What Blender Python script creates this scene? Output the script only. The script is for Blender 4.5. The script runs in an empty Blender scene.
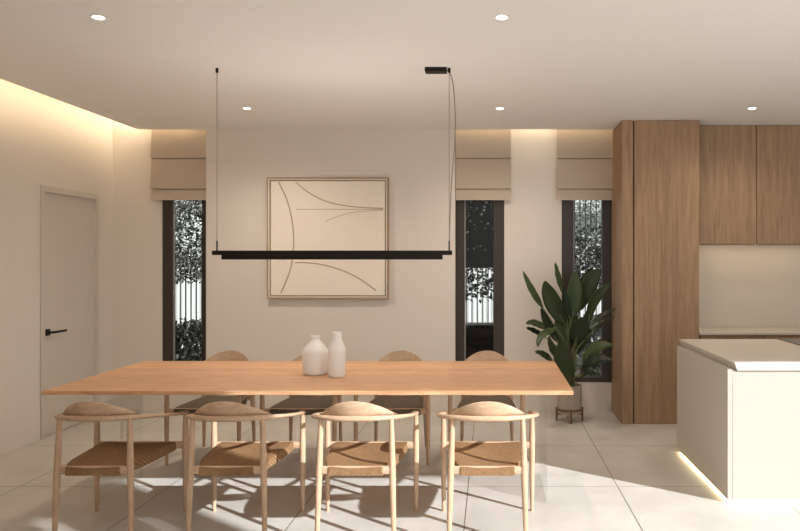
import bpy, bmesh, math, random
from mathutils import Vector, Matrix
random.seed(7)
PI = math.pi
SC = bpy.context.scene
COL = SC.collection

# ------------------------------------------------------------------ camera
EYE = 1.5
F = 690.0
cam = bpy.data.cameras.new('camera')
cam.sensor_width = 36.0
cam.lens = F / 800.0 * 36.0
cam.shift_x = -90.0 / 800.0
cam.shift_y = -5.5 / 800.0
cam.clip_start = 0.05
camo = bpy.data.objects.new('camera', cam)
camo.location = (0, 0, EYE)
camo.rotation_euler = (PI / 2, 0, 0)
COL.objects.link(camo)
SC.camera = camo

# ------------------------------------------------------------------ materials
def lin(r, g, b):
    def c(v):
        v /= 255.0
        return v / 12.92 if v <= 0.04045 else ((v + 0.055) / 1.055) ** 2.4
    return (c(r), c(g), c(b), 1.0)

def new_mat(name):
    m = bpy.data.materials.new(name)
    m.use_nodes = True
    nt = m.node_tree
    nt.nodes.clear()
    out = nt.nodes.new('ShaderNodeOutputMaterial')
    return m, nt, out

def N(nt, t, **kw):
    n = nt.nodes.new(t)
    for k, v in kw.items():
        if k.startswith('i_'):
            n.inputs[k[2:].replace('_', ' ')].default_value = v
        else:
            setattr(n, k, v)
    return n

def principled(name, col, rough=0.5, metal=0.0, spec=0.5, noise=0.0, nscale=20.0, bump=0.0, bscale=200.0, col2=None):
    m, nt, out = new_mat(name)
    p = N(nt, 'ShaderNodeBsdfPrincipled')
    p.inputs['Base Color'].default_value = col
    p.inputs['Roughness'].default_value = rough
    p.inputs['Metallic'].default_value = metal
    p.inputs['Specular IOR Level'].default_value = spec
    nt.links.new(p.outputs[0], out.inputs[0])
    tc = N(nt, 'ShaderNodeTexCoord')
    if noise > 0 or col2:
        nz = N(nt, 'ShaderNodeTexNoise')
        nz.inputs['Scale'].default_value = nscale
        nz.inputs['Detail'].default_value = 4
        nt.links.new(tc.outputs['Object'], nz.inputs['Vector'])
        mx = N(nt, 'ShaderNodeMix', data_type='RGBA')
        c2 = col2 or tuple(max(0, c * (1 - noise)) for c in col[:3]) + (1,)
        mx.inputs[6].default_value = col
        mx.inputs[7].default_value = c2
        nt.links.new(nz.outputs['Fac'], mx.inputs[0])
        nt.links.new(mx.outputs[2], p.inputs['Base Color'])
    if bump > 0:
        nb = N(nt, 'ShaderNodeTexNoise')
        nb.inputs['Scale'].default_value = bscale
        nb.inputs['Detail'].default_value = 3
        nt.links.new(tc.outputs['Object'], nb.inputs['Vector'])
        b = N(nt, 'ShaderNodeBump')
        b.inputs['Strength'].default_value = bump
        b.inputs['Distance'].default_value = 0.002
        nt.links.new(nb.outputs['Fac'], b.inputs['Height'])
        nt.links.new(b.outputs[0], p.inputs['Normal'])
    return m

def wood(name, c1, c2, stretch, rough=0.45, scale=1.0, c3=None, plank=None, spec=0.4):
    """grain noise stretched by the vector; plank=(axis, width) adds slight tone steps between boards"""
    m, nt, out = new_mat(name)
    p = N(nt, 'ShaderNodeBsdfPrincipled')
    p.inputs['Roughness'].default_value = rough
    p.inputs['Specular IOR Level'].default_value = spec
    nt.links.new(p.outputs[0], out.inputs[0])
    tc = N(nt, 'ShaderNodeTexCoord')
    mp = N(nt, 'ShaderNodeMapping')
    mp.inputs['Scale'].default_value = stretch
    nt.links.new(tc.outputs['Object'], mp.inputs['Vector'])
    n1 = N(nt, 'ShaderNodeTexNoise')
    n1.inputs['Scale'].default_value = 6.0 * scale
    n1.inputs['Detail'].default_value = 6
    n1.inputs['Distortion'].default_value = 0.6
    nt.links.new(mp.outputs[0], n1.inputs['Vector'])
    n2 = N(nt, 'ShaderNodeTexNoise')
    n2.inputs['Scale'].default_value = 26.0 * scale
    n2.inputs['Detail'].default_value = 3
    nt.links.new(mp.outputs[0], n2.inputs['Vector'])
    r = N(nt, 'ShaderNodeValToRGB')
    r.color_ramp.elements[0].position = 0.32
    r.color_ramp.elements[0].color = c2
    r.color_ramp.elements[1].position = 0.68
    r.color_ramp.elements[1].color = c1
    nt.links.new(n1.outputs['Fac'], r.inputs[0])
    mx = N(nt, 'ShaderNodeMix', data_type='RGBA', blend_type='MULTIPLY')
    r2 = N(nt, 'ShaderNodeValToRGB')
    r2.color_ramp.elements[0].position = 0.3
    r2.color_ramp.elements[0].color = (0.78, 0.74, 0.70, 1)
    r2.color_ramp.elements[1].position = 0.65
    r2.color_ramp.elements[1].color = (1, 1, 1, 1)
    nt.links.new(n2.outputs['Fac'], r2.inputs[0])
    mx.inputs[0].default_value = 0.55
    nt.links.new(r.outputs[0], mx.inputs[6])
    nt.links.new(r2.outputs[0], mx.inputs[7])
    last = mx.outputs[2]
    if plank:
        ax, w = plank
        sep = N(nt, 'ShaderNodeSeparateXYZ')
        nt.links.new(tc.outputs['Object'], sep.inputs[0])
        dv = N(nt, 'ShaderNodeMath', operation='DIVIDE')
        dv.inputs[1].default_value = w
        nt.links.new(sep.outputs[ax], dv.inputs[0])
        fl = N(nt, 'ShaderNodeMath', operation='FLOOR')
        nt.links.new(dv.outputs[0], fl.inputs[0])
        wn = N(nt, 'ShaderNodeTexWhiteNoise', noise_dimensions='1D')
        nt.links.new(fl.outputs[0], wn.inputs['W'])
        mr = N(nt, 'ShaderNodeMapRange')
        mr.inputs[3].default_value = 0.86
        mr.inputs[4].default_value = 1.06
        nt.links.new(wn.outputs['Value'], mr.inputs[0])
        vm = N(nt, 'ShaderNodeVectorMath', operation='SCALE')
        nt.links.new(last, vm.inputs[0])
        nt.links.new(mr.outputs[0], vm.inputs['Scale'])
        last = vm.outputs[0]
    nt.links.new(last, p.inputs['Base Color'])
    b = N(nt, 'ShaderNodeBump')
    b.inputs['Strength'].default_value = 0.12
    b.inputs['Distance'].default_value = 0.001
    nt.links.new(n2.outputs['Fac'], b.inputs['Height'])
    nt.links.new(b.outputs[0], p.inputs['Normal'])
    return m

def emit(name, col, strength):
    m, nt, out = new_mat(name)
    e = N(nt, 'ShaderNodeEmission')
    e.inputs[0].default_value = col
    e.inputs[1].default_value = strength
    nt.links.new(e.outputs[0], out.inputs[0])
    return m

def thin_glass(name, tint, gloss=0.08):
    m, nt, out = new_mat(name)
    t = N(nt, 'ShaderNodeBsdfTransparent')
    t.inputs[0].default_value = tint
    g = N(nt, 'ShaderNodeBsdfGlossy')
    g.inputs['Roughness'].default_value = 0.02
    lw = N(nt, 'ShaderNodeFresnel')
    lw.inputs[0].default_value = 1.45
    mr = N(nt, 'ShaderNodeMath', operation='MULTIPLY')
    mr.inputs[1].default_value = gloss
    nt.links.new(lw.outputs[0], mr.inputs[0])
    mx = N(nt, 'ShaderNodeMixShader')
    nt.links.new(mr.outputs[0], mx.inputs[0])
    nt.links.new(t.outputs[0], mx.inputs[1])
    nt.links.new(g.outputs[0], mx.inputs[2])
    nt.links.new(mx.outputs[0], out.inputs[0])
    return m

def floor_mat():
    m, nt, out = new_mat('stone_tile')
    p = N(nt, 'ShaderNodeBsdfPrincipled')
    p.inputs['Specular IOR Level'].default_value = 0.45
    nt.links.new(p.outputs[0], out.inputs[0])
    tc = N(nt, 'ShaderNodeTexCoord')
    sep = N(nt, 'ShaderNodeSeparateXYZ')
    nt.links.new(tc.outputs['Object'], sep.inputs[0])
    def joint(axis, off, pitch, half):
        a = N(nt, 'ShaderNodeMath', operation='ADD'); a.inputs[1].default_value = off
        nt.links.new(sep.outputs[axis], a.inputs[0])
        d = N(nt, 'ShaderNodeMath', operation='DIVIDE'); d.inputs[1].default_value = pitch
        nt.links.new(a.outputs[0], d.inputs[0])
        f = N(nt, 'ShaderNodeMath', operation='FRACT')
        nt.links.new(d.outputs[0], f.inputs[0])
        s = N(nt, 'ShaderNodeMath', operation='SUBTRACT'); s.inputs[1].default_value = 0.5
        nt.links.new(f.outputs[0], s.inputs[0])
        ab = N(nt, 'ShaderNodeMath', operation='ABSOLUTE')
        nt.links.new(s.outputs[0], ab.inputs[0])
        g = N(nt, 'ShaderNodeMath', operation='GREATER_THAN'); g.inputs[1].default_value = 0.5 - half / pitch
        nt.links.new(ab.outputs[0], g.inputs[0])
        return g.outputs[0], d.outputs[0]
    jx, ux = joint(0, 20 * 0.99 + 0.145, 0.99, 0.0032)
    jy, uy = joint(1, 20 - 0.57, 1.0, 0.0030)
    mxj = N(nt, 'ShaderNodeMath', operation='MAXIMUM')
    nt.links.new(jx, mxj.inputs[0]); nt.links.new(jy, mxj.inputs[1])
    # slow cloudy tone plus small flecks of the stone
    n1 = N(nt, 'ShaderNodeTexNoise'); n1.inputs['Scale'].default_value = 2.2; n1.inputs['Detail'].default_value = 7; n1.inputs['Roughness'].default_value = 0.62
    nt.links.new(tc.outputs['Object'], n1.inputs['Vector'])
    r1 = N(nt, 'ShaderNodeValToRGB')
    r1.color_ramp.elements[0].position = 0.35; r1.color_ramp.elements[0].color = (0.51, 0.472, 0.420, 1)
    r1.color_ramp.elements[1].position = 0.62; r1.color_ramp.elements[1].color = (0.60, 0.560, 0.505, 1)
    nt.links.new(n1.outputs['Fac'], r1.inputs[0])
    mp = N(nt, 'ShaderNodeMapping'); mp.inputs['Scale'].default_value = (5, 9, 1)
    nt.links.new(tc.outputs['Object'], mp.inputs['Vector'])
    n2 = N(nt, 'ShaderNodeTexNoise'); n2.inputs['Scale'].default_value = 1.0; n2.inputs['Detail'].default_value = 2
    nt.links.new(mp.outputs[0], n2.inputs['Vector'])
    r2 = N(nt, 'ShaderNodeValToRGB')
    r2.color_ramp.elements[0].position = 0.70; r2.color_ramp.elements[0].color = (0, 0, 0, 1)
    r2.color_ramp.elements[1].position = 0.74; r2.color_ramp.elements[1].color = (1, 1, 1, 1)
    nt.links.new(n2.outputs['Fac'], r2.inputs[0])
    m1 = N(nt, 'ShaderNodeMix', data_type='RGBA')
    m1.inputs[7].default_value = (0.40, 0.345, 0.285, 1)
    sc = N(nt, 'ShaderNodeMath', operation='MULTIPLY'); sc.inputs[1].default_value = 0.35
    nt.links.new(r2.outputs[0], sc.inputs[0])
    nt.links.new(sc.outputs[0], m1.inputs[0])
    nt.links.new(r1.outputs[0], m1.inputs[6])
    m2 = N(nt, 'ShaderNodeMix', data_type='RGBA')
    m2.inputs[7].default_value = (0.17, 0.13, 0.095, 1)
    nt.links.new(mxj.outputs[0], m2.inputs[0])
    nt.links.new(m1.outputs[2], m2.inputs[6])
    nt.links.new(m2.outputs[2], p.inputs['Base Color'])
    rr = N(nt, 'ShaderNodeMapRange'); rr.inputs[3].default_value = 0.34; rr.inputs[4].default_value = 0.46
    nt.links.new(n1.outputs['Fac'], rr.inputs[0])
    nt.links.new(rr.outputs[0], p.inputs['Roughness'])
    return m

def cord_mat(name, c1, c2):
    """paper-cord weave: cords running across the seat, small over-under checks"""
    m, nt, out = new_mat(name)
    p = N(nt, 'ShaderNodeBsdfPrincipled'); p.inputs['Roughness'].default_value = 0.8; p.inputs['Specular IOR Level'].default_value = 0.2
    nt.links.new(p.outputs[0], out.inputs[0])
    tc = N(nt, 'ShaderNodeTexCoord')
    sep = N(nt, 'ShaderNodeSeparateXYZ'); nt.links.new(tc.outputs['Object'], sep.inputs[0])
    def wave(src, k):
        a = N(nt, 'ShaderNodeMath', operation='MULTIPLY'); a.inputs[1].default_value = k
        nt.links.new(src, a.inputs[0])
        s = N(nt, 'ShaderNodeMath', operation='SINE'); nt.links.new(a.outputs[0], s.inputs[0])
        return s.outputs[0]
    wx = wave(sep.outputs[0], 2 * PI / 0.012)
    yz = N(nt, 'ShaderNodeMath', operation='ADD')
    nt.links.new(sep.outputs[1], yz.inputs[0]); nt.links.new(sep.outputs[2], yz.inputs[1])
    wy = wave(yz.outputs[0], 2 * PI / 0.024)
    pr = N(nt, 'ShaderNodeMath', operation='MULTIPLY'); nt.links.new(wx, pr.inputs[0]); nt.links.new(wy, pr.inputs[1])
    ad = N(nt, 'ShaderNodeMath', operation='MULTIPLY_ADD'); ad.inputs[1].default_value = 0.30; ad.inputs[2].default_value = 0.5
    nt.links.new(pr.outputs[0], ad.inputs[0])
    nz = N(nt, 'ShaderNodeTexNoise'); nz.inputs['Scale'].default_value = 60; nt.links.new(tc.outputs['Object'], nz.inputs['Vector'])
    av = N(nt, 'ShaderNodeMath', operation='MULTIPLY_ADD'); av.inputs[1].default_value = 0.5
    sb = N(nt, 'ShaderNodeMath', operation='SUBTRACT'); sb.inputs[1].default_value = 0.25
    nt.links.new(ad.outputs[0], sb.inputs[0])
    nt.links.new(nz.outputs['Fac'], av.inputs[0]); nt.links.new(sb.outputs[0], av.inputs[2])
    mx = N(nt, 'ShaderNodeMix', data_type='RGBA'); mx.inputs[6].default_value = c2; mx.inputs[7].default_value = c1
    nt.links.new(av.outputs[0], mx.inputs[0])
    nt.links.new(mx.outputs[2], p.inputs['Base Color'])
    b = N(nt, 'ShaderNodeBump'); b.inputs['Strength'].default_value = 0.6; b.inputs['Distance'].default_value = 0.002
    nt.links.new(ad.outputs[0], b.inputs['Height']); nt.links.new(b.outputs[0], p.inputs['Normal'])
    return m

def linen_mat(name, c1):
    m, nt, out = new_mat(name)
    p = N(nt, 'ShaderNodeBsdfPrincipled'); p.inputs['Roughness'].default_value = 0.9; p.inputs['Specular IOR Level'].default_value = 0.1
    nt.links.new(p.outputs[0], out.inputs[0])
    tc = N(nt, 'ShaderNodeTexCoord')
    mp = N(nt, 'ShaderNodeMapping'); mp.inputs['Scale'].default_value = (220, 220, 12)
    nt.links.new(tc.outputs['Object'], mp.inputs['Vector'])
    nz = N(nt, 'ShaderNodeTexNoise'); nz.inputs['Scale'].default_value = 1.0; nz.inputs['Detail'].default_value = 2
    nt.links.new(mp.outputs[0], nz.inputs['Vector'])
    mx = N(nt, 'ShaderNodeMix', data_type='RGBA'); mx.inputs[6].default_value = tuple(c * 0.82 for c in c1[:3]) + (1,); mx.inputs[7].default_value = c1
    nt.links.new(nz.outputs['Fac'], mx.inputs[0]); nt.links.new(mx.outputs[2], p.inputs['Base Color'])
    return m

M = {}
M['wall'] = principled('warm_plaster', (0.76, 0.70, 0.64, 1), 0.85, spec=0.2, noise=0.03, nscale=1.5)
M['wall_out'] = principled('white_render', (0.88, 0.86, 0.83, 1), 0.9, spec=0.1, noise=0.03, nscale=3)
M['ceiling'] = principled('ceiling_paint', (0.90, 0.885, 0.865, 1), 0.9, spec=0.15, noise=0.02, nscale=1.2)
M['door'] = principled('door_paint', (0.64, 0.585, 0.52, 1), 0.6, spec=0.3, noise=0.02, nscale=2)
M['floor'] = floor_mat()
M['oak'] = wood('table_oak', lin(238, 190, 147), lin(206, 154, 112), (1.2, 14, 14), 0.42, 0.7, plank=(1, 0.117))
M['ash'] = wood('chair_ash', lin(204, 174, 145), lin(187, 154, 124), (1.5, 9, 9), 0.5, 0.8)
M['ashleg'] = wood('chair_ash_leg', lin(204, 174, 145), lin(187, 154, 124), (16, 16, 1.6), 0.5, 0.8)
M['walnut'] = wood('cabinet_walnut', lin(175, 143, 113), lin(150, 121, 94), (7, 7, 0.45), 0.5, 0.7, spec=0.3)
M['gap'] = principled('dark_recess', (0.03, 0.022, 0.016, 1), 0.8, noise=0.1)
M['cord'] = cord_mat('paper_cord', lin(178, 138, 98), lin(70, 50, 33))
M['seatshade'] = principled('shaded_seat', lin(100, 88, 72), 0.7, spec=0.25, noise=0.15, nscale=60, bump=0.2, bscale=400)  # far seats: shade under the table put into a darker colour
M['stone'] = principled('island_stone', (0.47, 0.43, 0.37, 1), 0.45, spec=0.35, noise=0.03, nscale=3)
M['slab'] = principled('worktop_stone', (0.62, 0.56, 0.48, 1), 0.4, spec=0.4, noise=0.04, nscale=4)
M['frame'] = principled('bronze_frame', lin(62, 54, 47), 0.45, spec=0.4, noise=0.06, nscale=8)
M['bead'] = principled('grey_gasket', lin(150, 146, 140), 0.4, noise=0.05)
M['black'] = principled('black_metal', lin(30, 22, 17), 0.5, metal=0.2, spec=0.25, noise=0.1, nscale=15)
M['handle'] = principled('handle_black', lin(24, 18, 15), 0.4, metal=0.4, noise=0.1)
M['steel'] = principled('cable_steel', lin(150, 138, 124), 0.4, metal=0.3, noise=0.05)
M['cordgrey'] = principled('cord_beige', lin(150, 132, 112), 0.6, noise=0.05)
M['linen'] = linen_mat('blind_linen', (0.60, 0.50, 0.40, 1))
M['ceramic'] = principled('white_ceramic', (0.92, 0.90, 0.87, 1), 0.6, spec=0.3, noise=0.12, nscale=90, bump=0.15, bscale=120)
M['artframe'] = wood('art_frame_wood', lin(180, 155, 131), lin(168, 142, 118), (9, 9, 9), 0.6, 0.7)
M['artcanvas'] = principled('art_canvas', (0.90, 0.82, 0.715, 1), 0.9, spec=0.1, noise=0.05, nscale=14, bump=0.4, bscale=150)
M['artlitlip'] = principled('art_lit_lip', (0.86, 0.79, 0.68, 1), 0.7, noise=0.03)  # pale tone paints the light caught on the frame's inner lip
M['artline'] = principled('art_line', (0.50, 0.40, 0.29, 1), 0.9, spec=0.1, noise=0.05)
def plant_leaf():
    m, nt, out = new_mat('leaf_green')
    p = N(nt, 'ShaderNodeBsdfPrincipled'); p.inputs['Roughness'].default_value = 0.38; p.inputs['Specular IOR Level'].default_value = 0.28
    oi = N(nt, 'ShaderNodeObjectInfo')
    rp = N(nt, 'ShaderNodeValToRGB')
    rp.color_ramp.elements[0].color = (0.011, 0.019, 0.008, 1)
    rp.color_ramp.elements[1].color = (0.055, 0.080, 0.026, 1)
    nt.links.new(oi.outputs['Random'], rp.inputs[0])
    nt.links.new(rp.outputs[0], p.inputs['Base Color'])
    nt.links.new(p.outputs[0], out.inputs[0])
    return m
M['leaf'] = plant_leaf()
M['stem'] = principled('stem_green', (0.15, 0.17, 0.08, 1), 0.5, noise=0.2, nscale=10)
M['pot'] = principled('pot_beige', (0.38, 0.315, 0.26, 1), 0.7, spec=0.3, noise=0.05, nscale=20)
M['soil'] = principled('soil', (0.05, 0.035, 0.025, 1), 0.95, noise=0.4, nscale=60, bump=0.6, bscale=80)
M['bronze'] = principled('stand_bronze', lin(120, 92, 66), 0.4, metal=0.5, noise=0.1)
M['glass'] = thin_glass('window_glass', (0.93, 0.95, 0.94, 1), 0.3)
M['legglass'] = thin_glass('leg_glass', (0.98, 0.985, 0.98, 1), 0.25)
M['cooktop'] = principled('cooktop_glass', lin(60, 48, 38), 0.12, spec=0.5, noise=0.05)
def leaf_lit_mix(name, dark, pale, share):  # pale share paints sunlit highlights, dark share the leaves in shade
    m, nt, out = new_mat(name)
    p = N(nt, 'ShaderNodeBsdfPrincipled'); p.inputs['Roughness'].default_value = 0.45
    g = N(nt, 'ShaderNodeNewGeometry')
    rp = N(nt, 'ShaderNodeValToRGB')
    rp.color_ramp.elements[0].position = 1 - share - 0.12; rp.color_ramp.elements[0].color = dark
    rp.color_ramp.elements[1].position = 1 - share + 0.12; rp.color_ramp.elements[1].color = pale
    nt.links.new(g.outputs['Random Per Island'], rp.inputs[0])
    nt.links.new(rp.outputs[0], p.inputs['Base Color'])
    nt.links.new(p.outputs[0], out.inputs[0])
    return m
M['leafout'] = leaf_lit_mix('garden_leaf', (0.018, 0.02, 0.014, 1), (0.55, 0.56, 0.49, 1), 0.30)
M['leafdark'] = leaf_lit_mix('dark_garden_leaf', (0.010, 0.011, 0.008, 1), (0.30, 0.32, 0.28, 1), 0.22)
M['leafpale'] = leaf_lit_mix('pale_garden_leaf', (0.12, 0.14, 0.12, 1), (0.50, 0.53, 0.48, 1), 0.5)
M['bark'] = principled('bark', (0.06, 0.045, 0.035, 1), 0.9, noise=0.3, nscale=30)
M['paving'] = principled('garden_paving', (0.16, 0.15, 0.13, 1), 0.9, noise=0.2, nscale=6)
M['deck'] = principled('terrace_deck', (0.62, 0.61, 0.59, 1), 0.8, spec=0.2, noise=0.1, nscale=5)
M['iron'] = principled('black_iron', lin(30, 28, 26), 0.5, metal=0.4, noise=0.1)
M['greyscreen'] = principled('grey_screen', lin(30, 28, 25), 0.8, noise=0.1, nscale=5)
M['led_warm'] = emit('led_warm', (1.0, 0.77, 0.48, 1), 25.0)
M['led_back'] = emit('led_back', (1.0, 0.80, 0.52, 1), 42.0)
M['led_kitchen'] = emit('led_kitchen', (1.0, 0.78, 0.52, 1), 26.0)
M['led_plinth'] = emit('led_plinth', (1.0, 0.80, 0.46, 1), 15.0)
M['downlight'] = emit('downlight_lens', (1.0, 0.93, 0.82, 1), 14.0)
M['ceiling_fill'] = emit('ceiling_fill', (1.0, 0.95, 0.88, 1), 38.0)  # added fill glow for the ceiling, not a known part of the lamp
M['diffuser'] = emit('diffuser', (1.0, 0.88, 0.74, 1), 11.0)

# ------------------------------------------------------------------ mesh helpers
def link(name, bm, mat, parent=None, bevel=0.0, sharp=35, solid=0.0, loc=None, recalc=True):
    if recalc:
        bmesh.ops.recalc_face_normals(bm, faces=bm.faces)
    me = bpy.data.meshes.new(name)
    bm.to_mesh(me)
    bm.free()
    for p in me.polygons:
        p.use_smooth = True
    me.set_sharp_from_angle(angle=math.radians(sharp))
    me.materials.append(mat)
    o = bpy.data.objects.new(name, me)
    COL.objects.link(o)
    if parent is not None:
        o.parent = parent
    if loc is not None:
        o.location = loc
    if solid:
        s = o.modifiers.new('solid', 'SOLIDIFY'); s.thickness = solid; s.offset = 0
    if bevel:
        b = o.modifiers.new('bevel', 'BEVEL'); b.width = bevel; b.segments = 2; b.limit_method = 'ANGLE'; b.angle_limit = math.radians(40)
    return o

def tag(o, label, cat, group=None, kind=None):
    o['label'] = label
    o['category'] = cat
    if group: o['group'] = group
    if kind: o['kind'] = kind
    return o

def struct(o, label=None, cat=None):
    o['kind'] = 'structure'
    if label: o['label'] = label
    if cat: o['category'] = cat
    return o

def thing(name, label, cat, loc=(0, 0, 0), rz=0.0, group=None):
    o = bpy.data.objects.new(name, None)
    o.empty_display_size = 0.1
    COL.objects.link(o)
    o.location = loc
    o.rotation_euler = (0, 0, rz)
    return tag(o, label, cat, group)

def copy_tree(o, parent=None):
    c = o.copy()
    COL.objects.link(c)
    c.parent = parent
    for ch in list(o.children):
        copy_tree(ch, c)
    return c

def box(bm, x0, x1, y0, y1, z0, z1):
    vs = [bm.verts.new(p) for p in ((x0, y0, z0), (x1, y0, z0), (x1, y1, z0), (x0, y1, z0), (x0, y0, z1), (x1, y0, z1), (x1, y1, z1), (x0, y1, z1))]
    for f in ((3, 2, 1, 0), (4, 5, 6, 7), (0, 1, 5, 4), (1, 2, 6, 5), (2, 3, 7, 6), (3, 0, 4, 7)):
        bm.faces.new([vs[i] for i in f])

def boxbm(*a):
    bm = bmesh.new(); box(bm, *a); return bm

def catmull(pts, n):
    pts = [Vector(p) for p in pts]
    out = []
    for i in range(len(pts) - 1):
        p0 = pts[max(i - 1, 0)]; p1 = pts[i]; p2 = pts[i + 1]; p3 = pts[min(i + 2, len(pts) - 1)]
        for k in range(n):
            t = k / n
            out.append(0.5 * ((2 * p1) + (p2 - p0) * t + (2 * p0 - 5 * p1 + 4 * p2 - p3) * t * t + (3 * p1 - p0 - 3 * p2 + p3) * t ** 3))
    out.append(pts[-1])
    return out

def sweep(bm, path, ru, rv, seg=12, up=Vector((0, 0, 1)), power=1.0):
    """elliptic section along a path; ru along the side direction, rv along the up direction; both lists or numbers"""
    path = [Vector(p) for p in path]
    n = len(path)
    U = ru if isinstance(ru, (list, tuple)) else [ru] * n
    V = rv if isinstance(rv, (list, tuple)) else [rv] * n
    rings = []
    for i, p in enumerate(path):
        t = (path[min(i + 1, n - 1)] - path[max(i - 1, 0)]).normalized()
        u = up
        if abs(t.dot(u)) > 0.95: u = Vector((0, 1, 0))
        s = t.cross(u).normalized()
        v = s.cross(t).normalized()
        ring = []
        for k in range(seg):
            a = 2 * PI * k / seg
            ca, sa = math.cos(a), math.sin(a)
            if power != 1.0:
                ca = math.copysign(abs(ca) ** power, ca); sa = math.copysign(abs(sa) ** power, sa)
            ring.append(bm.verts.new(p + s * (ca * U[i]) + v * (sa * V[i])))
        rings.append(ring)
    for a, b in zip(rings, rings[1:]):
        for k in range(seg):
            bm.faces.new((a[k], a[(k + 1) % seg], b[(k + 1) % seg], b[k]))
    bm.faces.new(rings[0][::-1]); bm.faces.new(rings[-1])

def tube(path, r, seg=12):
    bm = bmesh.new(); sweep(bm, path, r, r, seg); return bm

def lathe(prof, seg=40, center=(0, 0)):
    bm = bmesh.new()
    rings = []
    for r, z in prof:
        if r < 1e-6:
            rings.append([bm.verts.new((center[0], center[1], z))])
        else:
            rings.append([bm.verts.new((center[0] + r * math.cos(2 * PI * k / seg), center[1] + r * math.sin(2 * PI * k / seg), z)) for k in range(seg)])
    for a, b in zip(rings, rings[1:]):
        for k in range(seg):
            k2 = (k + 1) % seg
            if len(a) == 1 and len(b) == 1: continue
            if len(a) == 1: bm.faces.new((a[0], b[k2], b[k]))
            elif len(b) == 1: bm.faces.new((a[k], a[k2], b[0]))
            else: bm.faces.new((a[k], a[k2], b[k2], b[k]))
    return bm

def at(px, py, d):
    """world point that the photograph's pixel shows at distance d"""
    return Vector(((px - 490.0) * d / F, d, EYE + (260.0 - py) * d / F))

# ------------------------------------------------------------------ setting
CZ = 2.779                  # ceiling height
YW = 6.854                  # window wall
XL = -3.75                  # left wall
struct(link('floor', boxbm(-4.2, 6.0, 1.2, 7.1, -0.2, 0.0), M['floor']))
struct(link('ground_terrace', boxbm(-8.0, 9.0, -9.0, 1.2, -0.2, -0.01), M['deck']))

bm = bmesh.new()
box(bm, -3.453, 3.8, 1.74, 6.762, CZ, CZ + 0.025)
box(bm, 3.8, 5.5, 2.2, 6.762, CZ, CZ + 0.025)
struct(link('ceiling', bm, M['ceiling']))
bm = bmesh.new()
box(bm, -4.0, 3.8, 1.74, 7.1, 3.0, 3.2)
box(bm, 3.8, 5.7, 2.2, 7.1, 3.0, 3.2)
struct(link('roof', bm, M['ceiling']))
bm = bmesh.new()
box(bm, -3.75, 3.8, 1.74, 1.80, CZ + 0.025, 3.0)
box(bm, 3.8, 5.5, 2.2, 2.26, CZ + 0.025, 3.0)
box(bm, -3.75, -3.453, 1.74, 1.80, CZ, CZ + 0.025)
struct(link('trim_1', bm, M['ceiling']))

# left wall with the door opening
DY0, DY1, DZ = 5.80, 6.55, 2.075
bm = bmesh.new()
box(bm, XL - 0.22, XL, -3.5, DY0, 0, 3.0)
box(bm, XL - 0.22, XL, DY1, 7.1, 0, 3.0)
box(bm, XL - 0.22, XL, DY0, DY1, DZ, 3.0)
struct(link('wall_left', bm, M['wall']))
door = link('door_1', boxbm(XL - 0.055, XL - 0.012, DY0 + 0.003, DY1 - 0.003, 0.006, DZ - 0.003), M['door'])
struct(door)
bm = bmesh.new()
w = 0.05
box(bm, XL, XL + 0.012, DY0 - w, DY0, 0, DZ + w)
box(bm, XL, XL + 0.012, DY1, DY1 + w, 0, DZ + w)
box(bm, XL, XL + 0.012, DY0, DY1, DZ, DZ + w)
struct(link('trim_2', bm, M['door'], bevel=0.002))
hx = XL - 0.012
hy, hz = 5.862, 0.885
bm = bmesh.new()
box(bm, hx, hx + 0.012, hy - 0.026, hy + 0.026, hz - 0.028, hz + 0.028)
h = link('door_handle', bm, M['handle'], door, bevel=0.002)
bm = bmesh.new()
sweep(bm, [(hx + 0.012, hy, hz), (hx + 0.050, hy, hz), (hx + 0.058, hy + 0.012, hz), (hx + 0.058, hy + 0.17, hz)], 0.010, 0.010, 10)
link('lever', bm, M['handle'], h)

# back wall with three window openings
WIN = [(-3.262, -2.62, 'left'), (-0.52, 0.142, 'mid'), (0.712, 1.36, 'right')]
WZ0, WZ1 = 0.282, 2.45
bm = bmesh.new()
xs = [XL]
for a, b, _ in WIN: xs += [a, b]
xs.append(5.5)
for i in range(0, len(xs), 2):
    box(bm, xs[i], xs[i + 1], YW, YW + 0.2, 0, 3.0)
for a, b, _ in WIN:
    box(bm, a, b, YW, YW + 0.2, 0, WZ0)
    box(bm, a, b, YW, YW + 0.2, WZ1, 3.0)
struct(link('wall_back', bm, M['wall']))
struct(link('wall_center', boxbm(-2.778, -0.342, 6.750, YW - 0.0005, 0, CZ), M['wall']))
struct(link('wall_right', boxbm(5.5, 5.7, 2.2, 7.1, 0, 3.0), M['wall']))

def window(n, x0, x1, gx0, gx1):
    y0, y1 = YW + 0.02, YW + 0.09
    bm = bmesh.new()
    box(bm, x0, gx0, y0, y1, WZ0, WZ1)
    box(bm, gx1, x1, y0, y1, WZ0, WZ1)
    box(bm, gx0, gx1, y0, y1, WZ0, WZ0 + 0.05)
    box(bm, gx0, gx1, y0, y1, WZ1 - 0.08, WZ1)
    wnd = struct(link('window_%d' % n, bm, M['frame'], bevel=0.003))
    bm = bmesh.new()
    t = 0.012
    box(bm, gx0, gx0 + t, y0 + 0.015, y0 + 0.03, WZ0 + 0.05, WZ1 - 0.08)
    link('glazing_bead', bm, M['bead'], wnd)
    link('pane', boxbm(gx0, gx1, y0 + 0.032, y0 + 0.040, WZ0 + 0.05, WZ1 - 0.08), M['glass'], wnd)
    return wnd
window(1, -3.262, -2.62, -3.165, -2.87)
window(2, -0.52, 0.142, -0.255, 0.035)
window(3, 0.712, 1.36, 0.83, 1.118)

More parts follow.
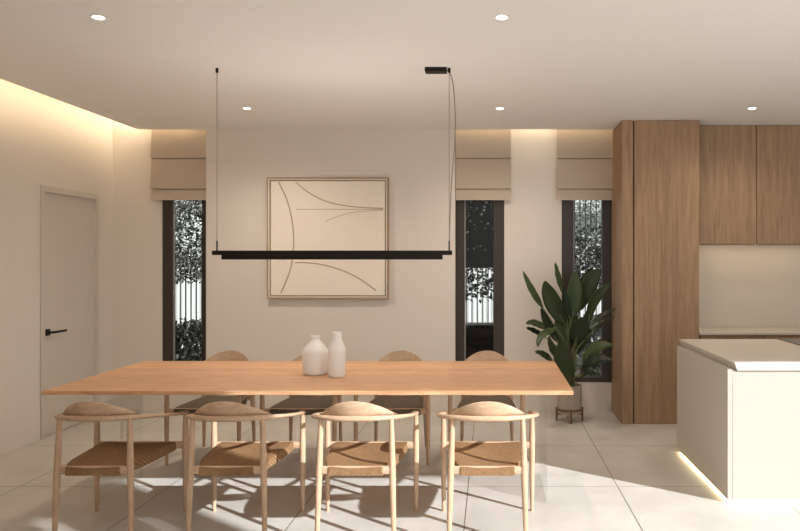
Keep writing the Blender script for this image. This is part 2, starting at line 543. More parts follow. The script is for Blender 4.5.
# roman blinds ---------------------------------------------------------------
def blind(x0, x1, label):
    t = thing('roman_blind', label, 'blind', ((x0 + x1) / 2, 6.80, 2.09), 0, 'linen blinds over the windows')
    hw = (x1 - x0) / 2
    prof = [(0.022, 0.76), (-0.002, 0.425), (0.000, 0.416), (0.032, 0.415), (0.032, 0.408), (0.014, 0.405), (-0.008, 0.122), (-0.006, 0.113), (0.020, 0.112), (0.020, 0.105), (0.008, 0.102), (-0.006, 0.0),
            (0.010, 0.0), (0.036, 0.09), (0.040, 0.43), (0.040, 0.76)]
    bm = bmesh.new()
    L = [bm.verts.new((-hw, y, z)) for y, z in prof]
    R = [bm.verts.new((hw, y, z)) for y, z in prof]
    k = len(prof)
    for i in range(k):
        bm.faces.new((L[i], L[(i + 1) % k], R[(i + 1) % k], R[i]))
    bm.faces.new(L[::-1]); bm.faces.new(R)
    link('fabric', bm, M['linen'], t, sharp=20)
    link('head_rail', boxbm(-hw, hw, 0.004, 0.03, 0.765, 0.80), M['linen'], t, bevel=0.002)
    for z in (0.410, 0.107):
        bm = bmesh.new(); box(bm, -hw + 0.004, hw - 0.004, 0.021 if z < 0.2 else 0.033, 0.030 if z < 0.2 else 0.036, z - 0.004, z + 0.004)
        link('batten', bm, M['linen'], t)
    return t
blind(-3.345, -2.782, 'beige linen roman blind over the left window by the door')
blind(-0.338, 0.205, 'beige linen roman blind above the middle window, next to the pendant cord')
blind(0.662, 1.208, 'beige linen roman blind above the plant, beside the wooden cabinet')

# cove light strips ------------------------------------------------------------
def strip(name, mat, a, label, group):
    tag(link(name, boxbm(*a), mat), label, 'light strip', group, 'thing')
strip('ceiling_light_strip', M['led_warm'], (-3.445, -3.425, 2.2, 6.70, CZ + 0.025, CZ + 0.040), 'warm cove light strip washing down the left wall', 'cove lighting')
strip('ceiling_light_strip', M['led_back'], (-3.72, -2.80, 6.768, 6.786, 2.988, 3.0), 'warm cove light strip above the left window', 'cove lighting')
strip('ceiling_light_strip', M['led_back'], (-0.33, 1.20, 6.768, 6.786, 2.988, 3.0), 'warm cove light strip above the middle and right windows', 'cove lighting')

# downlights ---------------------------------------------------------------------
dl = thing('ceiling_downlight', 'round recessed downlight, front left one on the ceiling', 'ceiling light', (-2.06, 3.63, CZ), 0, 'recessed ceiling downlights')
bm = lathe([(0.029, -0.001), (0.029, -0.004), (0.035, -0.006), (0.038, -0.003), (0.038, 0.0)], 32)
link('trim_ring', bm, M['ceramic'], dl)
link('lens', lathe([(0.0, -0.0035), (0.029, -0.0035), (0.029, -0.0005), (0.0, -0.0005)], 32), M['downlight'], dl)
for x, y, lab in ((0.063, 3.63, 'round recessed downlight, front one nearest the top middle of the ceiling'),
                  (-2.046, 5.81, 'round recessed downlight nearest the framed relief, left of the pendant canopy'),
                  (0.084, 5.81, 'round recessed downlight just right of the pendant power cord'),
                  (2.206, 5.81, 'round recessed downlight in front of the upper kitchen cabinets')):
    c = copy_tree(dl); c.location = (x, y, CZ); c['label'] = lab

# ------------------------------------------------------------------ kitchen
def cab_part(name, a, parent, mat='walnut', bevel=0.0015):
    return link(name, boxbm(*a), M[mat], parent, bevel=bevel)

DT = 6.31
t = thing('tall_cabinet', 'full-height walnut kitchen cabinet standing right of the plant', 'cabinet', (1.57, 6.6, 0))
def rel(o, p):  # children are built in world places
    o.location = -p.location
    return o
def P(parent, name, a, mat='walnut', bevel=0.0015):
    l = parent.location
    return cab_part(name, (a[0] - l.x, a[1] - l.x, a[2] - l.y, a[3] - l.y, a[4] - l.z, a[5] - l.z), parent, mat, bevel)
P(t, 'side_panel', (1.207, 1.309, DT, YW - 0.002, 0, CZ - 0.001))
P(t, 'body', (1.311, 1.908, DT + 0.024, YW - 0.002, 0.0, CZ - 0.002), 'gap', 0)
P(t, 'door', (1.320, 1.912, DT, DT + 0.022, 0.004, CZ - 0.004))

DU, DB = 6.537, 6.30
UZ = 1.652
xs = [(1.931, 2.524), (2.528, 3.12), (3.124, 3.716)]
labs = ['walnut wall cabinet right next to the tall cabinet, above the splashback', 'walnut wall cabinet at the right edge, above the splashback',
        'walnut wall cabinet farthest from the tall cabinet']
for (x0, x1), lab in zip(xs[:2], labs):
    t = thing('wall_cabinet', lab, 'cabinet', ((x0 + x1) / 2, 6.7, UZ), 0, 'upper kitchen cabinets')
    P(t, 'body', (x0, x1, DU + 0.022, YW - 0.002, UZ, CZ - 0.001), 'walnut', 0)
    P(t, 'door', (x0 + 0.001, x1 - 0.001, DU, DU + 0.020, UZ - 0.004, CZ - 0.004))
    P(t, 'light_strip', (x0 + 0.01, x1 - 0.01, DU + 0.04, DU + 0.052, UZ - 0.0032, UZ - 0.0005), 'led_kitchen', 0)
for (x0, x1), lab in zip(xs[:2], ('walnut base cabinet behind the island, next to the tall cabinet', 'walnut base cabinet behind the island, at the right edge')):
    t = thing('base_cabinet', lab, 'cabinet', ((x0 + x1) / 2, 6.6, 0), 0, 'lower kitchen cabinets')
    P(t, 'body', (x0, x1, DB + 0.062, YW - 0.002, 0.0, 0.815), 'walnut', 0)
    P(t, 'door', (x0 + 0.002, x1 - 0.002, DB + 0.04, DB + 0.06, 0.06, 0.812))
tag(link('kitchen_worktop', boxbm(1.915, 4.4, DB, YW - 0.03, 0.816, 0.84), M['slab'], bevel=0.002), 'thin cream stone worktop along the kitchen wall behind the island', 'worktop')
tag(link('splashback', boxbm(1.93, 4.4, YW - 0.025, YW - 0.001, 0.84, UZ - 0.002), M['slab']), 'plain cream stone splashback lit from above', 'splashback')

# island -------------------------------------------------------------------------
IX, IY0, IY1 = 1.466, 4.259, 5.41
isl = thing('kitchen_island', 'cream stone kitchen island with a lit recessed plinth', 'kitchen island', (2.6, 4.8, 0))
P(isl, 'side_panel', (IX, IX + 0.03, IY0, IY1, 0.020, 0.826), 'stone', 0.002)
P(isl, 'body', (IX + 0.0302, 4.0, IY0, IY1, 0.020, 0.818), 'stone', 0.002)
P(isl, 'plinth', (IX + 0.09, 3.95, IY0 + 0.09, IY1 - 0.09, 0.0, 0.0198), 'stone', 0)
l = isl.location
def prism_slab(x0, x1, y0, y1, z0, z1, inset):
    bm = bmesh.new()
    box(bm, x0, x1, y0, y1, z0, z1)
    for v in bm.verts:
        if v.co.z < (z0 + z1) / 2:
            if v.co.x < (x0 + x1) / 2: v.co.x += inset
    return bm
bm = prism_slab(1.503 - l.x, 4.05 - l.x, IY0 - 0.012 - l.y, 5.49 - l.y, 0.8185, 0.871, 0.020)
link('worktop', bm, M['slab'], isl, bevel=0.002)
bm = bmesh.new()
box(bm, IX + 0.016 - l.x, IX + 0.034 - l.x, IY0 + 0.03 - l.y, IY1 - 0.03 - l.y, 0.010, 0.0197)
link('light_strip', bm, M['led_plinth'], isl)
bm = bmesh.new()
box(bm, IX + 0.065 - l.x, 3.9 - l.x, IY0 + 0.030 - l.y, IY0 + 0.045 - l.y, 0.010, 0.0197)
link('light_strip', bm, M['led_plinth'], isl)
tag(link('cooktop', boxbm(2.275, 3.1, 4.75, 5.47, 0.8712, 0.877), M['cooktop'], bevel=0.002), 'dark glass cooktop set on the island worktop', 'cooktop')

# ------------------------------------------------------------------ framed relief
ax, az, ah = -1.578, 1.712, 0.592
art = thing('framed_art', 'square cream relief with curved lines in a pale wood frame', 'picture', (ax, 6.75, az))
bm = bmesh.new()
fw, fd = 0.016, 0.045
for s in (-1, 1):
    box(bm, min(s * ah, s * (ah - fw)), max(s * ah, s * (ah - fw)), -fd, -0.001, -ah, ah)
    box(bm, -ah + fw, ah - fw, -fd, -0.001, min(s * ah, s * (ah - fw)), max(s * ah, s * (ah - fw)))
link('frame', bm, M['artframe'], art, bevel=0.001)
bm = bmesh.new()
f2, f3 = fw + 0.0005, fw + 0.0085
for s in (-1, 1):
    box(bm, min(s * (ah - f2), s * (ah - f3)), max(s * (ah - f2), s * (ah - f3)), -0.047, -0.013, -ah + f2, ah - f2)
    box(bm, -ah + f3, ah - f3, -0.047, -0.013, min(s * (ah - f2), s * (ah - f3)), max(s * (ah - f2), s * (ah - f3)))
link('lit_inner_lip', bm, M['artlitlip'], art)
link('backing', boxbm(-ah + fw, ah - fw, -0.012, -0.001, -ah + fw, ah - fw), M['artframe'], art)
ph = ah - 0.036
link('canvas', boxbm(-ph, ph, -0.034, -0.0122, -ph, ph), M['artcanvas'], art, bevel=0.002)
def acurve(name, pts, r=0.0045):
    # points are given in 0..1 of the canvas, left to right and top to bottom
    p = [((u - 0.5) * 2 * ph, -0.0345, (0.5 - v) * 2 * ph) for u, v in pts]
    link(name, tube(catmull(p, 8), r, 8), M['artline'], art)
acurve('curved_line', [(0.07, 0.01), (0.14, 0.16), (0.185, 0.34), (0.20, 0.50), (0.195, 0.62), (0.17, 0.78), (0.09, 0.98)], 0.006)
acurve('curved_line', [(0.22, 0.01), (0.33, 0.10), (0.48, 0.175), (0.65, 0.215), (0.82, 0.232), (0.985, 0.238)], 0.005)
acurve('straight_line', [(0.22, 0.247), (0.6, 0.247), (0.985, 0.247)], 0.003)
acurve('curved_line', [(0.48, 0.35), (0.60, 0.305), (0.75, 0.270), (0.985, 0.253)], 0.0025)
acurve('curved_line', [(0.215, 0.71), (0.40, 0.722), (0.58, 0.765), (0.76, 0.845), (0.92, 0.955)], 0.005)

# ------------------------------------------------------------------ pendant
PY = 4.6
pen = thing('linear_pendant', 'long slim dark linear pendant lamp hanging over the table', 'pendant lamp', (-1.050, PY, 1.503))
bm = bmesh.new()
box(bm, -0.733, 0.733, -0.022, 0.022, 0.008, 0.030)
box(bm, -0.733, 0.733, -0.022, -0.019, 0.0, 0.008); box(bm, -0.733, 0.733, 0.019, 0.022, 0.0, 0.008)
link('lamp_body', bm, M['black'], pen, bevel=0.001)
bm = bmesh.new()
box(bm, -0.797, 0.797, -0.020, 0.020, 0.0302, 0.054)
box(bm, -0.797, 0.797, -0.020, -0.017, 0.054, 0.060); box(bm, -0.797, 0.797, 0.017, 0.020, 0.054, 0.060)
link('top_rail', bm, M['black'], pen, bevel=0.001)
link('upper_fill', boxbm(-0.70, 0.70, -0.012, 0.012, 0.0545, 0.056), M['ceiling_fill'], pen)  # hidden glow added on the rail to brighten the ceiling
link('diffuser', boxbm(-0.72, 0.72, -0.016, 0.016, 0.0062, 0.0079), M['diffuser'], pen)
ch = CZ - 1.503
for x in (-0.770, 0.778):
    c = link('suspension_cable', tube([(x, 0, 0.054), (x, 0, ch - 0.001)], 0.0022, 8), M['steel'], pen)
    link('cable_grip', tube([(x, 0, 0.0541), (x, 0, 0.125)], 0.005, 10), M['black'], c)
    link('ceiling_anchor', tube([(x, 0, ch - 0.030), (x, 0, ch - 0.0005)], 0.009, 12), M['black'], c)
link('canopy', boxbm(0.618, 0.762, -0.035, 0.035, ch - 0.030, ch - 0.0005), M['black'], pen, bevel=0.002)
pts = [(0.763, 0.01, ch - 0.015), (0.785, 0.012, ch - 0.035), (0.805, 0.014, ch - 0.12), (0.817, 0.015, ch - 0.30), (0.815, 0.014, ch - 0.50), (0.795, 0.01, ch - 0.72), (0.785, 0.006, ch - 0.95), (0.779, 0.004, 0.12)]
link('power_cord', tube(catmull(pts, 8), 0.0035, 8), M['cordgrey'], pen)

# ------------------------------------------------------------------ table
TX0, TX1, TY0, TY1, TZ = -2.57, 0.478, 3.95, 5.124, 0.75
tb = thing('dining_table', 'long rectangular oak dining table on clear glass end panels', 'table', ((TX0 + TX1) / 2, (TY0 + TY1) / 2, 0))
hx_, hy_ = (TX1 - TX0) / 2, (TY1 - TY0) / 2
bm = bmesh.new()
# slim top, the underside drawn in a little on every side
z0, z1 = TZ - 0.030, TZ
o_ = [(-hx_, -hy_), (hx_, -hy_), (hx_, hy_), (-hx_, hy_)]
A = [bm.verts.new((x, y, z1)) for x, y in o_]
Bv = [bm.verts.new((x, y, z1 - 0.022)) for x, y in o_]
Cv = [bm.verts.new((x - math.copysign(0.04, x), y - math.copysign(0.04, y), z0)) for x, y in o_]
bm.faces.new(A)
for i in range(4):
    j = (i + 1) % 4
    bm.faces.new((Bv[i], Bv[j], A[j], A[i])); bm.faces.new((Cv[i], Cv[j], Bv[j], Bv[i]))
bm.faces.new(Cv[::-1])
link('tabletop', bm, M['oak'], tb, bevel=0.002)
cx, cy = tb.location.x, tb.location.y
for gx in (-2.42, 0.345):
    link('glass_leg', boxbm(gx - cx - 0.008, gx - cx + 0.008, 4.26 - cy, 4.82 - cy, 0.0, z0), M['legglass'], tb, bevel=0.001)

# ------------------------------------------------------------------ vases
v = link('ceramic_jar', lathe([(0, 0.0), (0.073, 0.0), (0.081, 0.006), (0.083, 0.02), (0.084, 0.138), (0.082, 0.152), (0.074, 0.168), (0.052, 0.196), (0.036, 0.213), (0.030, 0.224), (0.029, 0.240),
      (0.032, 0.244), (0.032, 0.250), (0.027, 0.251), (0.023, 0.244), (0.022, 0.225), (0.0, 0.19)], 48), M['ceramic'], loc=(-1.148, 4.54, TZ + 0.0005), sharp=50)
tag(v, 'wide white ceramic jar with short neck, left of the two on the table', 'vase', 'white vases on the table')
v = link('ceramic_bottle', lathe([(0, 0.0), (0.048, 0.0), (0.053, 0.006), (0.055, 0.02), (0.0555, 0.165), (0.054, 0.182), (0.045, 0.205), (0.036, 0.228), (0.032, 0.242), (0.031, 0.272),
      (0.030, 0.281), (0.026, 0.286), (0.021, 0.285), (0.020, 0.275), (0.020, 0.25), (0.0, 0.23)], 48), M['ceramic'], loc=(-0.986, 4.44, TZ + 0.0005), sharp=50)
tag(v, 'slim tall white ceramic bottle, right of the jar on the table', 'vase', 'white vases on the table')

# ------------------------------------------------------------------ chairs
def make_chair(label, seatmat):
    t = thing('dining_chair', label, 'chair')
    # armrest and back rail: one continuous bent hoop
    half = [(-0.258, 0.280, 0.585), (-0.268, 0.16, 0.602), (-0.270, 0.02, 0.627), (-0.252, -0.115, 0.651), (-0.198, -0.222, 0.668), (-0.105, -0.282, 0.675), (0, -0.298, 0.677)]
    pts = half + [(-x, y, z) for x, y, z in half[-2::-1]]
    path = catmull(pts, 6)
    n = len(path)
    ru, rv = [], []
    for i in range(n):
        q = abs(i / (n - 1) - 0.5) * 2          # 0 back, 1 arm ends
        ru.append(0.018 + 0.004 * max(0, q - 0.45) / 0.55 if q < 0.985 else 0.014)
        rv.append(0.0165 - 0.0065 * min(1, q / 0.55) if q < 0.985 else 0.007)
    bm = bmesh.new(); sweep(bm, path, ru, rv, 14)
    link('arm_hoop', bm, M['ash'], t)
    # crest on the back
    bm = bmesh.new()
    K = 28
    cols = []
    for i in range(K + 1):
        u = -1 + 2 * i / K
        x = u * 0.208
        yb = -0.300 + 0.115 * abs(u) ** 2.2 + 0.018
        hgt = 0.084 * (1 - abs(u) ** 2.1) + 0.002
        zb = 0.681 - 0.013 * u * u
        lean = -0.012 * (hgt / 0.088)
        th = 0.012
        cols.append([bm.verts.new(c) for c in ((x, yb - th * 0.1, zb + 0.002), (x, yb - th * 1.05, zb + min(0.017, 0.012 + hgt * 0.1)), (x, yb + lean - th * 0.8, zb + 0.006 + hgt * 0.6), (x, yb + lean * 1.6 - th * 0.35, zb + hgt * 0.97), (x, yb + lean * 1.6 + th * 0.35, zb + hgt),
                                               (x, yb + lean + th * 0.8, zb + hgt * 0.6), (x, yb + th, zb))])
    for a, b in zip(cols, cols[1:]):
        for k in range(7):
            bm.faces.new((a[k], a[(k + 1) % 7], b[(k + 1) % 7], b[k]))
    bm.faces.new(cols[0]); bm.faces.new(cols[-1][::-1])
    link('crest', bm, M['ash'], t, sharp=60)
    # legs
    for s in (-1, 1):
        p = [(s * 0.264, 0.25, z) for z in (0, 0.1, 0.25, 0.38, 0.44, 0.52, 0.582)]
        bm = bmesh.new(); r = [0.0105, 0.0132, 0.0160, 0.0180, 0.0175, 0.0152, 0.0130]; sweep(bm, p, r, r, 14)
        link('leg', bm, M['ashleg'], t)
        p = [(s * (0.203 - 0.018 * z / 0.675), -0.255 + 0.02 * z / 0.675, z) for z in (0, 0.1, 0.25, 0.38, 0.44, 0.55, 0.668)]
        bm = bmesh.new(); r = [0.0105, 0.0132, 0.0160, 0.0180, 0.0175, 0.0152, 0.0125]; sweep(bm, p, r, r, 14)
        link('leg', bm, M['ashleg'], t)
    # seat rails
    zr = 0.395
    def rail(name, a, b, hw=0.011, hh=0.0215):
        bm = bmesh.new(); sweep(bm, [a, b], hw, hh, 12, power=0.55); link(name, bm, M['ash'], t)
    rail('seat_rail', (-0.255, 0.25, zr), (0.255, 0.25, zr))
    rail('seat_rail', (-0.190, -0.244, zr), (0.190, -0.244, zr))
    for s in (-1, 1):
        rail('seat_rail', (s * 0.192, 0.24, zr - 0.004), (s * 0.150, -0.235, zr - 0.004), 0.010, 0.018)
    # woven seat: saddle-shaped, cord wrapped round the rails
    def hwid(v):
        ks = [(-1, 0.140), (-0.8, 0.160), (-0.5, 0.183), (0, 0.199), (0.5, 0.210), (0.85, 0.216), (1, 0.208)]
        for (a, p0), (b, p1) in zip(ks, ks[1:]):
            if v <= b: return p0 + (p1 - p0) * (v - a) / (b - a)
        return ks[-1][1]
    bm = bmesh.new()
    NU, NV = 20, 20
    G = []
    for j in range(NV + 1):
        v = -1 + 2 * j / NV
        row = []
        for i in range(NU + 1):
            u = -1 + 2 * i / NU
            z = 0.424 - 0.020 * (1 - u * u) * (1 - 0.5 * v * v) - 0.006 * (abs(u) ** 8) - 0.006 * abs(v) ** 8
            row.append(bm.verts.new((u * hwid(v), v * 0.262, z)))
        G.append(row)
    for j in range(NV):
        for i in range(NU):
            bm.faces.new((G[j][i], G[j][i + 1], G[j + 1][i + 1], G[j + 1][i]))
    edge = [G[0][i] for i in range(NU + 1)] + [G[j][NU] for j in range(1, NV + 1)] + [G[NV][i] for i in range(NU - 1, -1, -1)] + [G[j][0] for j in range(NV - 1, 0, -1)]
    low = [bm.verts.new((e.co.x * 1.0, e.co.y * 1.0, 0.370)) for e in edge]
    ne = len(edge)
    for k in range(ne):
        bm.faces.new((edge[k], edge[(k + 1) % ne], low[(k + 1) % ne], low[k]))
    cen = bm.verts.new((0, 0, 0.368))
    for k in range(ne):
        bm.faces.new((low[k], low[(k + 1) % ne], cen))
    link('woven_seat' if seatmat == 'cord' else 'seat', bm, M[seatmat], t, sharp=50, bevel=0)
    return t

near = [(-2.085, 3.875, 'ash armchair with cord seat, end of the near row, leftmost and in shade'),
        (-1.384, 3.875, 'ash armchair with cord seat, second from left in the near row, half sunlit'),
        (-0.706, 3.875, 'sunlit ash armchair with cord seat in the near row, third from left'),
        (-0.013, 3.875, 'sunlit ash armchair with cord seat, rightmost of the near row')]
far = [(-2.097, 5.29, 'ash armchair with shade-toned seat across the table, in front of the left window'),
       (-1.400, 5.29, 'ash armchair with shade-toned seat across the table, behind the white vases'),
       (-0.716, 5.29, 'ash armchair with shade-toned seat across the table, below the right side of the relief'),
       (-0.025, 5.29, 'ash armchair with shade-toned seat across the table, in front of the middle window')]
proto = make_chair(near[0][2], 'cord')
for i, (x, y, lab) in enumerate(near):
    c = proto if i == 0 else copy_tree(proto)
    c.location = (x, y, 0); c['label'] = lab; c['group'] = 'chairs on the near side of the table'
proto2 = make_chair(far[0][2], 'seatshade')
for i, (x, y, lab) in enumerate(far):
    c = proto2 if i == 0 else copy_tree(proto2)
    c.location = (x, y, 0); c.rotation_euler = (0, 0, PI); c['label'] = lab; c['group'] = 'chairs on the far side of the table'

# ------------------------------------------------------------------ potted plant
PX, PD = 0.741, 6.43
plant = thing('potted_plant', 'big-leaved green plant in a beige pot on a low bronze stand', 'plant', (PX, PD, 0))
pot = link('pot', lathe([(0, 0.075), (0.108, 0.075), (0.112, 0.080), (0.112, 0.335), (0.110, 0.340), (0.103, 0.340), (0.102, 0.31), (0, 0.31)], 48), M['pot'], plant)
link('soil', lathe([(0, 0.322), (0.06, 0.320), (0.1015, 0.315), (0.1015, 0.3105), (0, 0.3105)], 32), M['soil'], pot)
bm = bmesh.new()
ring = [(0.121 * math.cos(2 * PI * k / 40), 0.121 * math.sin(2 * PI * k / 40), 0.115) for k in range(41)]
sweep(bm, ring, 0.006, 0.010, 8)
for k in range(4):
    a = -PI / 2 + k * PI / 2
    ca, sa = math.cos(a), math.sin(a)
    sweep(bm, [(0.121 * ca, 0.121 * sa, 0.13), (0.121 * ca, 0.121 * sa, 0.0)], 0.009, 0.009, 8)
    sweep(bm, [(0.02 * ca, 0.02 * sa, 0.064), (0.119 * ca, 0.119 * sa, 0.064)], 0.009, 0.009, 8)
link('stand', bm, M['bronze'], plant)

def leaf(base, tip, wpx, dd0, dd1, bow, nrm, fold=0.25, droop=0.0):
    """blade from pixel base to pixel tip (at plant depth + dd0 / dd1), width in pixels, bow = sideways bend in px"""
    B = at(base[0], base[1], PD + dd0) - plant.location
    T = at(tip[0], tip[1], PD + dd1) - plant.location
    Wd = wpx * PD / F / 2
    mid = (B + T) / 2 + Vector((bow[0], 0, -bow[1])) * (PD / F)
    nrm = Vector(nrm).normalized()
    bm = bmesh.new()
    # stalk
    root = Vector((random.uniform(-0.04, 0.04), random.uniform(-0.04, 0.04), 0.315))
    m2 = root.lerp(B, 0.55) + Vector((0, 0, 0.03)) - Vector(((B.x - root.x) * 0.25, 0, 0))
    stalk = catmull([root, m2, B, B.lerp(mid, 0.35)], 6)
    sweep(bm, stalk, [0.009 - 0.005 * i / (len(stalk) - 1) for i in range(len(stalk))], [0.009 - 0.005 * i / (len(stalk) - 1) for i in range(len(stalk))], 8)
    st = link('leaf_stalk', bm, M['stem'], plant)
    bm = bmesh.new()
    K = 18; C = 6
    rows = []
    for i in range(K + 1):
        s = i / K
        p = B * (1 - s) ** 2 + mid * 2 * s * (1 - s) + T * s * s
        tg = ((mid - B) * (1 - s) + (T - mid) * s).normalized()
        sd = tg.cross(nrm).normalized()
        nn = sd.cross(tg).normalized()
        w = Wd * max(0.0, math.sin(PI * min(1, (s * 0.97 + 0.015)) ** 0.85)) ** 0.72
        row = []
        for c in range(-C // 2, C // 2 + 1):
            q = c / (C / 2)
            off = nn * (abs(q) ** 1.3 * w * fold) + nn * (0.0035 * math.sin(s * 22 + q * 2) * abs(q))
            row.append(bm.verts.new(p + sd * (q * w) + off))
        rows.append(row)
    for a, b in zip(rows, rows[1:]):
        for k in range(C):
            bm.faces.new((a[k], a[k + 1], b[k + 1], b[k]))
    link('leaf', bm, M['leaf'], plant, solid=0.0016, sharp=80, recalc=True)

LEAVES = [
    ((543, 308), (523, 271), 7, -0.05, -0.10, (-2, 2), (0.3, -1, 0.2)),
    ((562, 292), (555, 262), 7, 0.10, 0.12, (-1, 0), (0.6, -1, 0)),
    ((565, 325), (545, 281), 17, -0.10, -0.20, (-6, -6), (-0.3, -1, 0.25)),
    ((570, 322), (563, 286), 9, -0.16, -0.20, (-1, 0), (0.5, -1, 0.1)),
    ((572, 318), (575, 271), 17, 0.03, 0.05, (1, 0), (0.15, -1, 0.15)),
    ((580, 310), (601, 270), 18, 0.10, 0.14, (-4, -12), (0.45, -1, 0.5)),
    ((588, 322), (611, 284), 11, -0.05, -0.12, (-9, -8), (0.5, -1, 0.4)),
    ((577, 312), (592, 268), 15, 0.14, 0.18, (-3, -4), (0.2, -1, 0.2)),
    ((558, 342), (541, 308), 9, -0.16, -0.26, (-2, -1), (-0.4, -1, 0.25)),
    ((548, 330), (526, 324), 8, -0.06, -0.12, (-4, -7), (-0.1, -0.9, 0.7)),
    ((545, 337), (526, 328), 6, -0.02, -0.10, (-3, -3), (-0.1, -0.9, 0.7)),
    ((557, 329), (538, 347), 8, -0.22, -0.36, (-9, -5), (-0.5, -1, 0.4)),
    ((590, 326), (616, 309), 6, 0.0, 0.0, (0, -5), (0.0, -0.7, 0.9)),
    ((592, 332), (614, 318), 6, 0.05, 0.02, (0, -4), (0.0, -0.7, 0.9)),
    ((575, 342), (585, 317), 19, -0.18, -0.28, (0, -2), (0.1, -1, 0.25)),
    ((567, 386), (562, 338), 20, -0.12, -0.22, (-2, 0), (-0.05, -1, 0.1)),
    ((584, 364), (613, 346), 14, -0.12, -0.22, (-3, -13), (0.2, -0.8, 0.8)),
    ((583, 374), (612, 361), 15, -0.20, -0.32, (-2, -12), (0.1, -0.8, 0.8)),
    ((580, 376), (600, 375), 12, -0.24, -0.36, (0, -7), (0.1, -0.8, 0.9)),
    ((552, 361), (535, 352), 7, -0.16, -0.25, (-1, -4), (-0.1, -0.9, 0.6)),
    ((560, 360), (549, 336), 8, -0.08, -0.14, (-3, 0), (-0.6, -1, 0.1)),
    ((575, 355), (592, 330), 10, 0.10, 0.13, (-2, -3), (0.5, -1, 0.2)),
    ((566, 345), (556, 318), 11, 0.12, 0.16, (-2, 0), (0.1, -1, 0.1)),
    ((576, 340), (571, 305), 12, 0.08, 0.10, (0, 0), (-0.4, -1, 0.1)),
    ((573, 350), (576, 322), 11, -0.02, -0.05, (0, 0), (0.6, -1, 0.1)),
    ((581, 338), (598, 300), 9, 0.14, 0.2, (-4, -4), (0.2, -1, 0.2)),
]
for L in LEAVES:
    leaf(*L)

# ------------------------------------------------------------------ garden behind the windows
struct(link('ground', boxbm(-12, 9, 7.1, 16, -0.25, -0.02), M['paving']))
struct(link('wall_garden', boxbm(-12, 9, 11.8, 12.0, -0.02, 2.3), M['wall_out']))
fence = thing('garden_fence', 'dark iron bar fence standing before the white garden wall', 'fence', (-1.5, 10.6, -0.02))
bm = bmesh.new()
x = -5.5
while x < 5.0:
    box(bm, x - 0.007, x + 0.007, -0.007, 0.007, 0, 2.7)
    x += 0.083
fb = link('bars', bm, M['iron'], fence)
bm = bmesh.new()
box(bm, -5.6, 5.0, -0.012, 0.012, 0.12, 0.16); box(bm, -5.6, 5.0, -0.012, 0.012, 2.60, 2.64)
link('rail', bm, M['iron'], fence)

def leaf_cloud(bm, n, sampler, size):
    for _ in range(n):
        c = Vector(sampler())
        d = Vector((random.gauss(0, 1), random.gauss(0, 1), random.gauss(-0.2, 0.8))).normalized()
        s = d.cross(Vector((random.gauss(0, 1), random.gauss(0, 1), random.gauss(0, 1)))).normalized()
        nn = d.cross(s)
        L = size * random.uniform(0.6, 1.3); W = L * random.uniform(0.22, 0.36)
        a = bm.verts.new(c); t1 = bm.verts.new(c + d * L)
        l1 = bm.verts.new(c + d * L * 0.5 + s * W + nn * W * 0.3); l2 = bm.verts.new(c + d * L * 0.5 - s * W + nn * W * 0.3)
        bm.faces.new((a, l1, t1)); bm.faces.new((a, t1, l2))

def tree(name, label, x, y, r, z0, z1, n, size, mat, tx=0.45, ry=None, group='trees in the garden'):
    t = thing(name, label, 'tree', (x, y, -0.02), 0, group)
    bm = bmesh.new()
    sweep(bm, catmull([(tx, 0, 0), (tx * 0.98, 0.01, z0 * 0.7), (tx * 0.8, 0, z0 + 0.3), (0.01, 0, z1 * 0.8)], 4), 0.03, 0.03, 8)
    link('trunk', bm, M['bark'], t)
    bm = bmesh.new()
    def smp():
        while True:
            a, b, c = random.uniform(-1, 1), random.uniform(-1, 1), random.uniform(-1, 1)
            if abs(a) ** 2.5 + abs(b) ** 2.5 + abs(c) ** 6 <= 1:
                return (a * r, b * (ry or r * 0.6), (z0 + z1) / 2 + c * (z1 - z0) / 2)
    leaf_cloud(bm, n, smp, size)
    link('crown', bm, M[mat], t, recalc=False)
tree('garden_tree', 'leafy garden tree filling the top of the left window', -4.05, 9.2, 0.75, 1.22, 3.3, 20000, 0.045, 'leafout')
tree('garden_tree', 'dark leafy garden tree behind the right window and plant', 1.35, 8.9, 0.62, 1.12, 1.95, 4200, 0.055, 'leafdark')
tree('garden_tree', 'pale tall garden tree at the top of the right window', 1.75, 11.25, 0.85, 2.03, 3.6, 12000, 0.045, 'leafpale', ry=0.38)
tree('garden_tree', 'thin leafy tree behind the middle window', -0.1, 9.0, 0.5, 1.0, 1.5, 700, 0.07, 'leafdark')
bm = bmesh.new()
leaf_cloud(bm, 5200, lambda: (random.uniform(-5.4, -2.9), random.uniform(8.5, 8.9), -0.02 + 0.72 * random.random() ** 0.7 + random.choice((0, 0, 0.05))), 0.075)
tag(link('hedge_foliage', bm, M['leafdark'], recalc=False), 'low dark hedge at the bottom of the left window', 'hedge', None, 'stuff')
bm = bmesh.new()
leaf_cloud(bm, 2600, lambda: (random.uniform(0.82, 2.1), random.uniform(8.0, 8.3), -0.02 + 0.85 * random.random() ** 0.8), 0.085)
tag(link('hedge_foliage', bm, M['leafpale'], recalc=False), 'low grey-green hedge behind the potted plant', 'hedge', None, 'stuff')
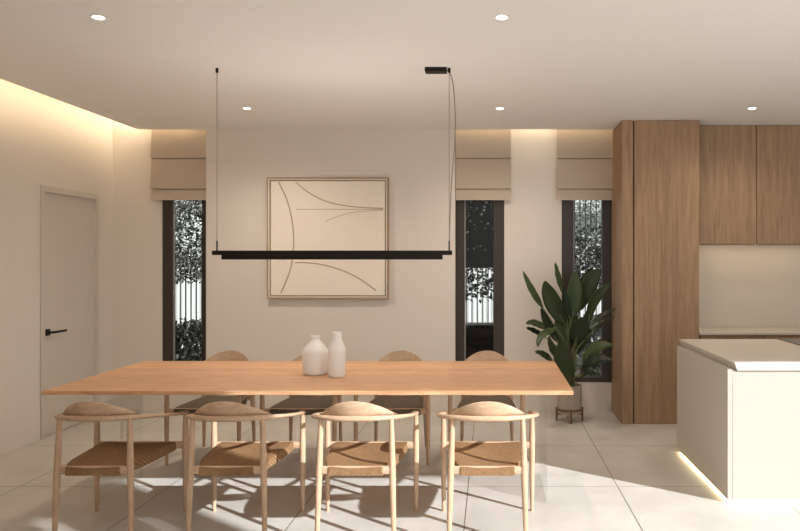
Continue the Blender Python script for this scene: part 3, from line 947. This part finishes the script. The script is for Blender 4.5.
# grey screen and black console outside the middle window
gs = thing('garden_screen', 'dark grey screen panel on posts seen at the top of the middle window', 'screen', (-0.13, 7.9, -0.02))
link('panel', boxbm(-0.62, 0.62, -0.03, 0.03, 1.43, 3.0), M['greyscreen'], gs)
for sx in (-0.66, 0.66):
    link('post', boxbm(sx - 0.04, sx + 0.04, -0.04, 0.04, 0, 3.0), M['greyscreen'], gs)
bm = bmesh.new()
leaf_cloud(bm, 130, lambda: (random.uniform(-0.4, 0.12), random.uniform(7.3, 7.8), random.choice((random.uniform(1.95, 2.4), random.uniform(1.6, 2.3)))), 0.03)
tag(link('hanging_foliage', bm, M['leafpale'], recalc=False), 'sparse pale leaves hanging at the top of the middle window', 'foliage', None, 'stuff')
con = thing('garden_console', 'black metal console outside the middle window', 'table', (-0.05, 8.4, -0.02))
bm = bmesh.new(); box(bm, -0.34, 0.34, -0.17, 0.17, 0.70, 0.745); link('top', bm, M['iron'], con)
for sx in (-0.31, 0.31):
    for sy in (-0.14, 0.14):
        link('leg', boxbm(sx - 0.022, sx + 0.022, sy - 0.022, sy + 0.022, 0, 0.70), M['iron'], con)
link('body', boxbm(-0.30, 0.30, -0.12, 0.15, 0.235, 0.43), M['iron'], con)
link('slatted_back', boxbm(-0.30, 0.30, 0.13, 0.15, 0.47, 0.70), M['iron'], con)
for z in (0.44, 0.20):
    link('shelf', boxbm(-0.29, 0.29, -0.15, 0.15, z, z + 0.03), M['iron'], con)

# unseen screen added right of the view: its slits shape the narrow streaks of sun
bm = bmesh.new()
for a, b in ((-2.6, 0.09), (0.19, 0.575), (0.635, 0.90)):
    box(bm, 2.5, 2.56, a, b, 0, 5.2)
box(bm, 2.5, 2.56, 0.09, 0.19, 3.55, 5.2)
box(bm, 2.5, 2.56, 0.575, 0.635, 3.2, 5.2)
struct(link('wall_sky_blocker', boxbm(-3.97, -1.75, 1.54, 1.735, 0, 3.2), M['wall']))  # added out of view to keep sky light off the room's left side
scr = struct(link('wall_sun_mask', bm, M['wall']))

# ------------------------------------------------------------------ light
W = bpy.data.worlds.new('sky')
SC.world = W
W.use_nodes = True
bg = W.node_tree.nodes['Background']
bg.inputs[0].default_value = (1.0, 0.985, 0.965, 1)
bg.inputs[1].default_value = 0.9
sun = bpy.data.lights.new('sun', 'SUN')
sun.energy = 6.1
sun.angle = math.radians(0.9)
sun.color = (0.95, 1.0, 1.05)
so = bpy.data.objects.new('sun', sun)
so.rotation_euler = Vector((-0.8, 0.6, -0.55)).to_track_quat('-Z', 'Y').to_euler()
so.location = (6, -4, 5)
COL.objects.link(so)

# the recessed downlights shine down into the room
for x, y in ((-2.06, 3.63), (0.063, 3.63), (-2.046, 5.81), (0.084, 5.81), (2.206, 5.81)):
    sl = bpy.data.lights.new('downlight_beam', 'SPOT')
    sl.energy = (7.0 if x < -1 else 24.0) if y < 5 else (66.0 if x < 1 else 32.0)
    sl.color = (1.0, 0.88, 0.74)
    sl.spot_size = math.radians(150)
    sl.spot_blend = 1.0
    sl.shadow_soft_size = 0.06
    lo = bpy.data.objects.new('downlight_beam', sl)
    lo.location = (x, y, CZ - 0.012)
    COL.objects.link(lo)

SC.view_settings.view_transform = 'Standard'
SC.view_settings.look = 'None'
SC.view_settings.exposure = 0.33
SC.view_settings.gamma = 1.0
SC.view_settings.use_curve_mapping = False
SC.cycles.use_denoising = True
SC.cycles.max_bounces = 10
SC.cycles.diffuse_bounces = 5
SC.cycles.transparent_max_bounces = 16
SC.cycles.sample_clamp_indirect = 6.0
